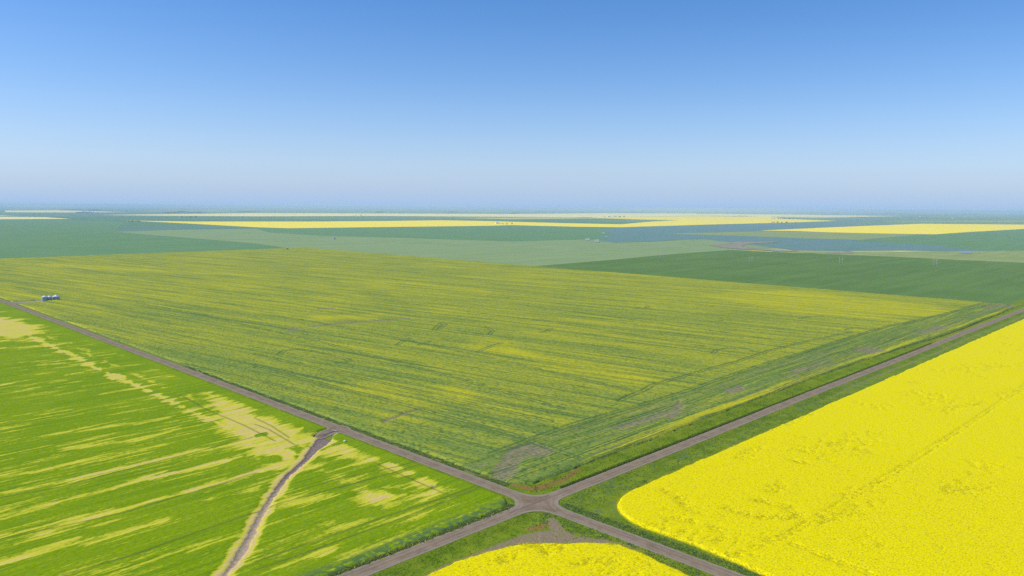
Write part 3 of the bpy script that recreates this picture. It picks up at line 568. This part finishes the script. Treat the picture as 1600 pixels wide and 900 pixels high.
def grain_bin(xy, r, h, rz, label):
    t = tag(empty('grain_bin', (xy[0], xy[1], -.15), rz), label, 'grain bin', 'steel grain bins in the corner of the mottled field')
    fin('base', lathe([(r+.35, 0), (r+.35, .25), (r+.2, .3)], 32), CONC, t)
    prof = []
    k = int(h/.22)
    for i in range(k+1): prof.append((r+(.045 if i % 2 else 0), .3+i*h/k))          # corrugation
    fin('wall', lathe(prof, 40, False), STEEL, t)
    bm = bmesh.new(); n = 24; z0, z1 = .3+h-.05, .3+h+r*.55
    ring = lambda rr, z, off: [bm.verts.new((rr*math.cos(2*math.pi*(i+off)/n), rr*math.sin(2*math.pi*(i+off)/n), z)) for i in range(n)]
    lo, hi = ring(r+.22, z0, 0), ring(.42, z1, 0); lo2, hi2 = ring(r+.14, z0+.10, .5), ring(.40, z1+.02, .5)
    for i in range(n):
        j = (i+1) % n
        bm.faces.new((lo[i], lo2[i], hi2[i], hi[i])); bm.faces.new((lo2[i], lo[j], hi[j], hi2[i]))
    roof = fin('roof', bm, ROOF, t)
    fin('roof_cap', lathe([(.5, z1-.03), (.5, z1+.18), (.3, z1+.32), (.05, z1+.38)], 16), ROOF, roof)
    bm = bmesh.new(); box(bm, -.45, .45, -r-.12, -r+.06, .55, 1.75, .03); door = fin('door', bm, DARK, t)
    bm = bmesh.new(); box(bm, .2, .28, -r-.17, -r-.122, 1.0, 1.2); fin('handle', bm, STEEL, door)
    bm = bmesh.new(); a = 1.1
    for s in (-.22, .22): rod(bm, (r*math.sin(a)+.16+0*s, -r*math.cos(a)-.16+s, .5), (r*math.sin(a)+.16, -r*math.cos(a)-.16+s, h+.5), .03, n=6)
    for i in range(int(h/.35)): rod(bm, (r*math.sin(a)+.16, -r*math.cos(a)-.38, .7+i*.35), (r*math.sin(a)+.16, -r*math.cos(a)+.06, .7+i*.35), .02, n=5)
    fin('ladder', bm, DARK, t)
    bm = bmesh.new(); box(bm, -.25, .25, -r*.62-.2, -r*.62+.2, z0+r*.24, z0+r*.24+.32, .04); fin('roof_vent', bm, DARK, roof)
    return t
grain_bin((34.6, 792.6), 2.75, 4.6, .5, 'left grain bin of three, nearest the gravel road')
grain_bin((39.6, 792.9), 2.55, 4.2, .7, 'middle grain bin, the smallest of the three')
grain_bin((46.5, 793.9), 3.5, 4.1, .4, 'right grain bin of three, the widest')

# ------------------------------------------------------------------ power poles
def h_frame(xy, rz, label):
    t = tag(empty('power_pole', (xy[0], xy[1], -.8), rz), label, 'power pole', 'twin pole power line crossing the dark green field')
    for s in (-1, 1):
        bm = bmesh.new(); rod(bm, (s*2.6, 0, 0), (s*2.6, 0, 19.5), .30, .20); fin('pole', bm, WOOD, t, True)
    bm = bmesh.new(); box(bm, -5.6, 5.6, .2, .5, 17.4, 17.75, .04); arm = fin('crossarm', bm, WOOD, t)
    bm = bmesh.new(); rod(bm, (-2.6, -.1, 12), (2.6, -.1, 16.6), .10, n=6); rod(bm, (2.6, .1, 12), (-2.6, .1, 16.6), .10, n=6); fin('cross_brace', bm, WOOD, t)
    for s in (-5.2, 0, 5.2):
        bm = lathe([(.05, 15.9), (.14, 16.0), (.08, 16.15), (.14, 16.3), (.08, 16.45), (.14, 16.6), (.08, 16.75), (.05, 17.39)], 10)
        for v in bm.verts: v.co.x += s; v.co.y += .35
        fin('insulator', bm, PORC, arm)
def stick(xy, rz, label):
    t = tag(empty('power_pole', (xy[0], xy[1], -.8), rz), label, 'power pole', 'single power poles along the far edge of the mottled field')
    bm = bmesh.new(); rod(bm, (0, 0, 0), (0, 0, 11.5), .2, .13); fin('pole', bm, WOOD, t, True)
    bm = bmesh.new(); box(bm, -1.2, 1.2, .14, .28, 10.7, 10.85, .02); arm = fin('crossarm', bm, WOOD, t)
    for s in (-1.05, .35, 1.05):
        bm = lathe([(.03, 10.86), (.07, 10.95), (.05, 11.05), (.02, 11.15)], 8)
        for v in bm.verts: v.co.x += s; v.co.y += .2
        fin('insulator', bm, PORC, arm)
h_frame((1147.6, 708.3), -1.0, 'faintest twin pole, leftmost in the dark green field')
h_frame((1152.3, 511.3), -1.0, 'second twin pole from the left, in front of the brown slough fringe')
h_frame((1272.9, 388.1), -1.0, 'pale twin pole below the tan bare patch')
h_frame((1355.6, 247.6), -1.0, 'rightmost twin pole, below the small pond')
stick((811.5, 1269.5), 1.5, 'faint single pole at the far edge, leftmost')
stick((822.0, 1042.2), 1.5, 'faint single pole at the far edge, between two others')
stick((797.5, 802.6), 1.5, 'single pole at the corner where the dark green field begins')

# ------------------------------------------------------------------ trees, shelterbelts and farmyards far off
def m_leaf(name, a, b, c=None):
    g = G(name, .8, .2); col = g.mix(g.at('tone'), a, b)
    if c: col = g.mix(g.step(g.at('bloom'), .4, .6), col, c)
    tr = g.nd('ShaderNodeBsdfTranslucent', {'Color': col}); ms = g.nd('ShaderNodeMixShader', {0: .45, 1: g.b.outputs[0], 2: tr.outputs[0]})
    g.t.links.new(ms.outputs[0], g.t.nodes['Material Output'].inputs['Surface'])
    return g.done(col)
LEAF = m_leaf('tree_leaves', (.030, .060, .018), (.075, .115, .035)); BARK = plain('bark', (.12, .09, .07), .9)
def leaf_cloud(cen, size, n_leaf, spread, up=.5, tri=True):
    """triangular leaves round many centres: cen (n,3), size (n,)"""
    n = len(cen); m = n*n_leaf
    c = np.repeat(cen, n_leaf, 0); s = np.repeat(size, n_leaf)[:, None]
    d = rng.normal(size=(m, 3)); d /= np.linalg.norm(d, axis=1)[:, None]; d[:, 2] = np.abs(d[:, 2])*up+.15
    e = rng.normal(size=(m, 3)); e = np.cross(d, e); e /= np.linalg.norm(e, axis=1)[:, None]+1e-9
    b = c+rng.normal(size=(m, 3))*spread*s*np.array([1, 1, .25])
    L = s*rng.uniform(.6, 1.2, (m, 1)); W = s*rng.uniform(.22, .42, (m, 1))
    V = np.stack([b-e*W, b+e*W, b+d*L], 1).reshape(-1, 3)
    return V, np.arange(m*3).reshape(-1, 3), m
def tree_mesh(h, r, seed):
    st = np.random.default_rng(seed); n = 46
    ph, u, k = st.uniform(0, 6.28, n), st.uniform(-1, 1, n), st.uniform(.35, 1, n)**.5
    cen = np.stack([r*k*np.sqrt(1-u*u)*np.cos(ph), r*k*np.sqrt(1-u*u)*np.sin(ph), h*.6+h*.38*k*u], 1)
    V, F, m = leaf_cloud(cen, np.full(n, h*.11), 9, .6, .8)
    me = npmesh('crown', V, F, False); fattr(me, 'tone', np.repeat(st.uniform(0, 1, m), 3)); me.materials.append(LEAF)
    bm = bmesh.new(); rod(bm, (0, 0, 0), (0, 0, h*.55), h*.028, h*.014)
    for i in range(5):
        a = i*1.3; rod(bm, (0, 0, h*(.28+.05*i)), (r*.55*math.cos(a), r*.55*math.sin(a), h*(.55+.05*i)), h*.012, h*.005, 5)
    tm = bpy.data.meshes.new('trunk'); bm.to_mesh(tm); bm.free(); tm.materials.append(BARK)
    return me, tm
TREES = [tree_mesh(13, 6.5, 1), tree_mesh(11, 5.5, 2), tree_mesh(15, 6, 3)]
def tree(x, y, label, group=None, s=1.0):
    me, tm = random.choice(TREES)
    t = tag(empty('tree', (x, y, -.7), random.uniform(0, 6)), label, 'tree', group); t.scale = (s, s, s*random.uniform(.8, 1.1))
    link('crown', me, None, t); link('trunk', tm, None, t)
def tree_row(a, b, n, label, group, s=1.0, jit=15):
    for i in range(n):
        k = (i+random.uniform(-.3, .3))/max(1, n-1)
        tree(a[0]+(b[0]-a[0])*k+random.uniform(-jit, jit), a[1]+(b[1]-a[1])*k+random.uniform(-jit, jit), label, group, s*random.uniform(.8, 1.25))
tree_row((1518, 4894), (1570, 4891), 7, 'dark tree in the short row at the left tip of the yellow band', 'short tree row by the yellow band', .9)
tree_row((2420, 6361), (2663, 6586), 9, 'dark tree in the yard row below the cream strip on the left', 'farmyard trees on the left', .9)
tree_row((7869, 3724), (7653, 3370), 14, 'dark tree in the dotted row on the yellow field right of centre', 'dotted tree row on the yellow field', 1.0)
tree_row((5439, 2551), (5597, 2443), 9, 'hazy tree in the row just below the right yellow field', 'tree row below the yellow field', .9)
tree_row((6803, 5243), (7011, 5281), 5, 'bluish tree in the left half of the clump on the cream strip', 'left clump on the cream strip', 1.1)
tree_row((7087, 5310), (7116, 5192), 8, 'dark bluish tree in the right half of the clump on the cream strip', 'right clump on the cream strip', 1.3)
tree_row((4773, 7283), (5064, 7516), 6, 'hazy tree in the small clump on the cream strip left of centre', 'clump on the cream strip left of centre', 1.1)
tree_row((10592, 5584), (10755, 5541), 6, 'hazy tree in the clump at the right end of the cream strip', 'clump at the right end of the cream strip', 1.1)
tree_row((13197, 3920), (14121, 3968), 9, 'hazy tree round the distant white farmstead at right', 'trees round the right farmstead', 1.0)
tree_row((3330, 3424), (3377, 3357), 7, 'tree in the yard behind the white shed at the centre', 'yard trees at the centre', .6, 8)
tree(*(753.9, 1550.3), 'lone dark bush at the far corner of the mottled field', None, .55)
tree(*(1757, 8187), 'lone hazy tree left of the cream strip', None, 1.2)
FARLEAF = m_leaf('shelterbelt_leaves', (.030, .060, .018), (.06, .09, .03))
def belt(a, b, n, h, label):
    k = rng.uniform(0, 1, n); w_ = rng.normal(size=(n, 2))*h*1.5
    hh = h*(.6+.6*vn(k*9, k*0, 5)); cen = np.stack([a[0]+(b[0]-a[0])*k+w_[:, 0], a[1]+(b[1]-a[1])*k+w_[:, 1], rng.uniform(0, 1, n)*hh], 1)
    V, F, m = leaf_cloud(cen, np.full(n, h*.35), 5, .5, .8)
    me = npmesh('shelterbelt', V, F, False); fattr(me, 'tone', np.repeat(rng.uniform(0, 1, m), 3))
    tag(link('shelterbelt', me, FARLEAF), label, 'trees', None, 'stuff')
for a, b, h, l in (((3874, 15364), (4271, 15464), 22, 'faint tree line under the horizon at far left'), ((2856, 10726), (3095, 10974), 16, 'dark low tree line left of the cream strip'), ((4128, 14676), (4317, 14715), 22, 'faint wooded patch on the horizon at left'),
                   ((3865, 10501), (4174, 10847), 16, 'left hazy wood above the cream strip'), ((4477, 11634), (4712, 11853), 18, 'middle hazy wood above the cream strip'), ((4179, 10483), (4600, 11025), 16, 'right hazy wood above the cream strip'),
                   ((5335, 11427), (5900, 11884), 18, 'hazy wood in front of the blue horizon'), ((7990, 11427), (8287, 11683), 18, 'small hazy wood on the skyline left of centre'), ((9713, 11428), (10159, 11707), 18, 'small faint wood on the skyline by the centre'),
                   ((9160, 9084), (9675, 9463), 18, 'dark twin clump at the centre of the skyline'), ((13776, 9913), (15039, 10451), 18, 'low wood on the skyline right of centre'), ((13855, 8305), (14877, 8442), 15, 'thin straight shelterbelt on the cream strip'),
                   ((22185, 9797), (24780, 10096), 20, 'long faint wood on the skyline at right'), ((20452, 8141), (21557, 8372), 20, 'short faint wood on the skyline at right'), ((22822, 7550), (25680, 7993), 20, 'faint wood behind the right farmstead'),
                   ((23401, 5825), (24574, 5637), 20, 'faint wood on the skyline at far right')):
    belt(a, b, 260, h, l)
WALL = plain('white_siding', (.78, .78, .76), .6); TIN = plain('farm_roof_tin', (.70, .71, .72), .4, .3); REDROOF = plain('brown_roof', (.30, .20, .16), .8)
def shed(xy, L, W, H, rz, wm, rm, label):
    t = tag(empty('farm_shed', (xy[0], xy[1], -.7), rz), label, 'farm building')
    bm = bmesh.new(); vs = [bm.verts.new(p) for p in ((-L/2, -W/2, 0), (L/2, -W/2, 0), (L/2, W/2, 0), (-L/2, W/2, 0), (-L/2, -W/2, H), (L/2, -W/2, H), (L/2, W/2, H), (-L/2, W/2, H), (-L/2, 0, H+W*.25), (L/2, 0, H+W*.25))]
    for f in ((0, 1, 5, 4), (2, 3, 7, 6), (1, 2, 6, 9, 5), (3, 0, 4, 8, 7)): bm.faces.new([vs[i] for i in f])
    fin('wall', bm, wm, t)
    bm = bmesh.new(); o = .5
    for s in (-1, 1):
        a = [(-L/2-o, s*(W/2+o), H-.2), (L/2+o, s*(W/2+o), H-.2), (L/2+o, 0, H+W*.25+.12), (-L/2-o, 0, H+W*.25+.12)]
        q = [bm.verts.new(p) for p in a]; bm.faces.new(q if s < 0 else q[::-1])
    fin('roof', bm, rm, t)
    bm = bmesh.new(); box(bm, -L*.12, L*.12, -W/2-.08, -W/2+.04, .05, H*.75); d = fin('door', bm, DARK, t)
    for k in (-.32, .32):
        bm = bmesh.new(); box(bm, L*k-.9, L*k+.9, -W/2-.06, -W/2+.04, H*.35, H*.7); fin('window', bm, DARK, t)
shed((3340, 3462), 34, 20, 9, 1.0, WALL, TIN, 'large white shed at the end of the central yellow band')
shed((3278, 3347), 16, 10, 4.5, .4, WALL, REDROOF, 'small farmhouse just right of the large white shed')
shed((3262, 3295), 20, 12, 5, .8, WALL, TIN, 'low pale barn in the middle of the central yard')
shed((2439, 6429), 24, 16, 8, .6, WALL, TIN, 'white shed at the left farmyard below the cream strip')
shed((13397, 3859), 40, 22, 12, .3, WALL, TIN, 'white farm building in the right farmstead near the horizon')
shed((10931, 2736), 30, 18, 9, .3, WALL, TIN, 'lone white shed on the green land at far right')
# small pale storage tank standing alone in the pale field
t = tag(empty('storage_tank', (*(1184, 2019), -.7)), 'small pale tank standing alone in the blue green field left of centre', 'tank')
fin('wall', lathe([(3.2, 0), (3.2, 6.5), (3.0, 6.7)], 24), STEEL, t, False); fin('lid', lathe([(3.25, 6.71), (1.2, 7.4), (.3, 7.6)], 24), ROOF, t)
bm = bmesh.new(); rod(bm, (3.3, .2, 0), (3.3, .2, 7), .05, n=6); rod(bm, (3.3, -.2, 0), (3.3, -.2, 7), .05, n=6)
for i in range(15): rod(bm, (3.3, -.2, .4+i*.44), (3.3, .2, .4+i*.44), .03, n=5)
fin('ladder', bm, DARK, t)

# ------------------------------------------------------------------ culvert and marker at the washout, stone in the field
cp = (-8.0, 129.3)
t = tag(empty('culvert', (cp[0], cp[1], -.55), 0.25), 'dark culvert pipe under the approach where the washout begins', 'culvert')
bm = bmesh.new(); n = 20
pr = [[bm.verts.new((x, r*math.cos(2*math.pi*i/n), r*math.sin(2*math.pi*i/n)+.35)) for i in range(n)] for r, x in ((.5, -4), (.5, 4), (.44, 4), (.44, -4))]
for a, b in zip(pr, pr[1:]+pr[:1]):
    for i in range(n): bm.faces.new((a[i], a[(i+1) % n], b[(i+1) % n], b[i]))
fin('pipe', bm, DARK, t)
bm = bmesh.new(); box(bm, 3.55, 3.9, -1.6, 1.6, .93, 1.2, .05); fin('headwall', bm, CONC, t)
mp = (-6.7, 124.4)
t = tag(empty('marker_post', (mp[0], mp[1], 0)), 'short white marker post beside the washout crossing', 'marker post')
bm = bmesh.new(); box(bm, -.08, .08, -.06, .06, 0, 1.3, .01); fin('post', bm, WALL, t)
bm = bmesh.new(); box(bm, -.22, .22, -.085, -.062, .8, 1.25, .01); fin('plate', bm, WALL, t)
sp = (-10.8, 111.1)
bm = bmesh.new(); bmesh.ops.create_icosphere(bm, subdivisions=3, radius=.75)
for v in bm.verts: v.co *= 1+.3*(random.random()-.5)*.5; v.co.z *= .75
tag(fin('field_stone', bm, plain('pale_stone', (.55, .52, .46), .9, 0, .3, .3), None, True), 'pale round stone lying in the green strip beside the road', 'stone').location = (sp[0], sp[1], .75)

# ------------------------------------------------------------------ tufts, weeds and canola plants near the crossroads
def scatter(n, x0, x1, y0, y1, keep):
    x, y = rng.uniform(x0, x1, n), rng.uniform(y0, y1, n); k = keep(x, y); return x[k], y[k]
def plants(name, x, y, z, size, n_leaf, mat, label, spread=.5, up=1.0, bloom=0.0):
    V, F, m = leaf_cloud(np.stack([x, y, z], 1), size, n_leaf, spread, up)
    me = npmesh(name, V, F, False); fattr(me, 'tone', np.repeat(rng.uniform(0, 1, m), 3))
    fattr(me, 'bloom', np.repeat((rng.uniform(0, 1, m) < bloom)*1.0, 3))
    return tag(link(name, me, mat), label, 'plants', None, 'stuff')
GRASSL = m_leaf('grass_blades', (.13, .22, .012), (.25, .34, .03))
WEEDL = m_leaf('weed_leaves', (.13, .22, .05), (.24, .33, .10), (.75, .65, .01))
CANL = m_leaf('canola_plants', (.58, .47, .004), (.80, .66, .008), (.16, .19, .02))
clear = lambda x, y: s_road(x, y) > .25
# grass on the road B verges
x, y = scatter(9000, -110, 260, -17, 16, lambda x, y: clear(x, y) & (np.abs(y) > 3.5) & (s_ne(x, y) > .2) & (s_se(x, y) > .2) & (s_sw(x, y) > 2.5) & (s_nw(x, y) > .2) & (v_soil(x, y, 0) < .3) & (fbm(x/4, y/4, 200) > .42))
plants('verge_tufts', x, y, z_verge(x, y)+.02, rng.uniform(.2, .42, len(x)), 6, GRASSL, 'tufts of green grass on the road verges')
x, y = scatter(16000, 18, 480, 3.45, 4.25, clear)
plants('tall_roadside_grass', x, y, z_verge(x, y), rng.uniform(.35, .7, len(x)), 5, GRASSL, 'tall dark grass line along the upper edge of the right hand road', .3, 1.6)
x, y = scatter(3600, -120, -8, 3.2, 7.0, lambda x, y: clear(x, y) & (s_nw(x, y) > -2.4))
plants('flowering_weeds', x, y, z_verge(x, y)+.1, rng.uniform(.4, .8, len(x)), 7, WEEDL, 'leafy weeds with yellow flowers between the green field and the lower road', .6, .7, .14)
x, y = scatter(5500, 3.0, 7.2, 20, 330, lambda x, y: clear(x, y) & (s_ne(x, y) > -.8) & (fbm(x/2, y/7, 210) > .40))
plants('roadside_weeds', x, y, z_verge(x, y)+.05, rng.uniform(.28, .55, len(x)), 6, WEEDL, 'grey green weeds along the edge of the mottled field beside the left road', .7, .5, .03)
x, y = scatter(2000, 2.8, 8, -130, -8, lambda x, y: clear(x, y) & (s_se(x, y) > .1))
plants('roadside_weeds', x, y, z_verge(x, y)+.05, rng.uniform(.3, .6, len(x)), 6, WEEDL, 'leafy weeds between the lower right road and the bright canola', .7, .5, .02)
x, y = scatter(1500, -12, -2.8, -130, -8, lambda x, y: clear(x, y) & (s_sw(x, y) > .1) & (v_soil(x, y, 0) < .45))
plants('roadside_weeds', x, y, z_verge(x, y)+.05, rng.uniform(.3, .6, len(x)), 6, WEEDL, 'leafy weeds between the lower right road and the near canola corner', .7, .5, .04)

# canola plants standing out of the two near crops and leaning over their edges
for (sd, x0, x1, y0, y1, n, l) in ((s_se, 5, 150, -150, -15, 30000, 'canola flower heads standing out of the bright right hand crop'), (s_sw, -100, -4, -110, -10, 16000, 'canola flower heads standing out of the near corner crop')):
    x, y = scatter(n, x0, x1, y0, y1, lambda x, y: (sd(x, y) < .2) & ((sd(x, y) > -2.2) | (rng.uniform(0, 1, len(x)) < .45)))
    d = -sd(x, y)
    plants('canola_plants', x, y, .55+.5*sstep(d, -.2, 1.4)+rng.uniform(-.15, .12, len(x)), rng.uniform(.15, .32, len(x)), 7, CANL, l, .8, .6, .06)

# ------------------------------------------------------------------ summer haze over the plain
hz = bpy.data.materials.new('haze'); hz.use_nodes = True; ht = hz.node_tree; ht.nodes.clear()
ho = ht.nodes.new('ShaderNodeOutputMaterial'); hv = ht.nodes.new('ShaderNodeVolumePrincipled')
hv.inputs['Color'].default_value = (.62, .80, 1.0, 1); hv.inputs['Density'].default_value = 7.0e-5; hv.inputs['Anisotropy'].default_value = 0.0
ht.links.new(hv.outputs[0], ho.inputs['Volume'])
bm = bmesh.new(); box(bm, -44000, 44000, -44000, 44000, -2.2, 118)
tag(fin('haze', bm, hz), 'thin blue summer haze over the fields', None, None, 'stuff')
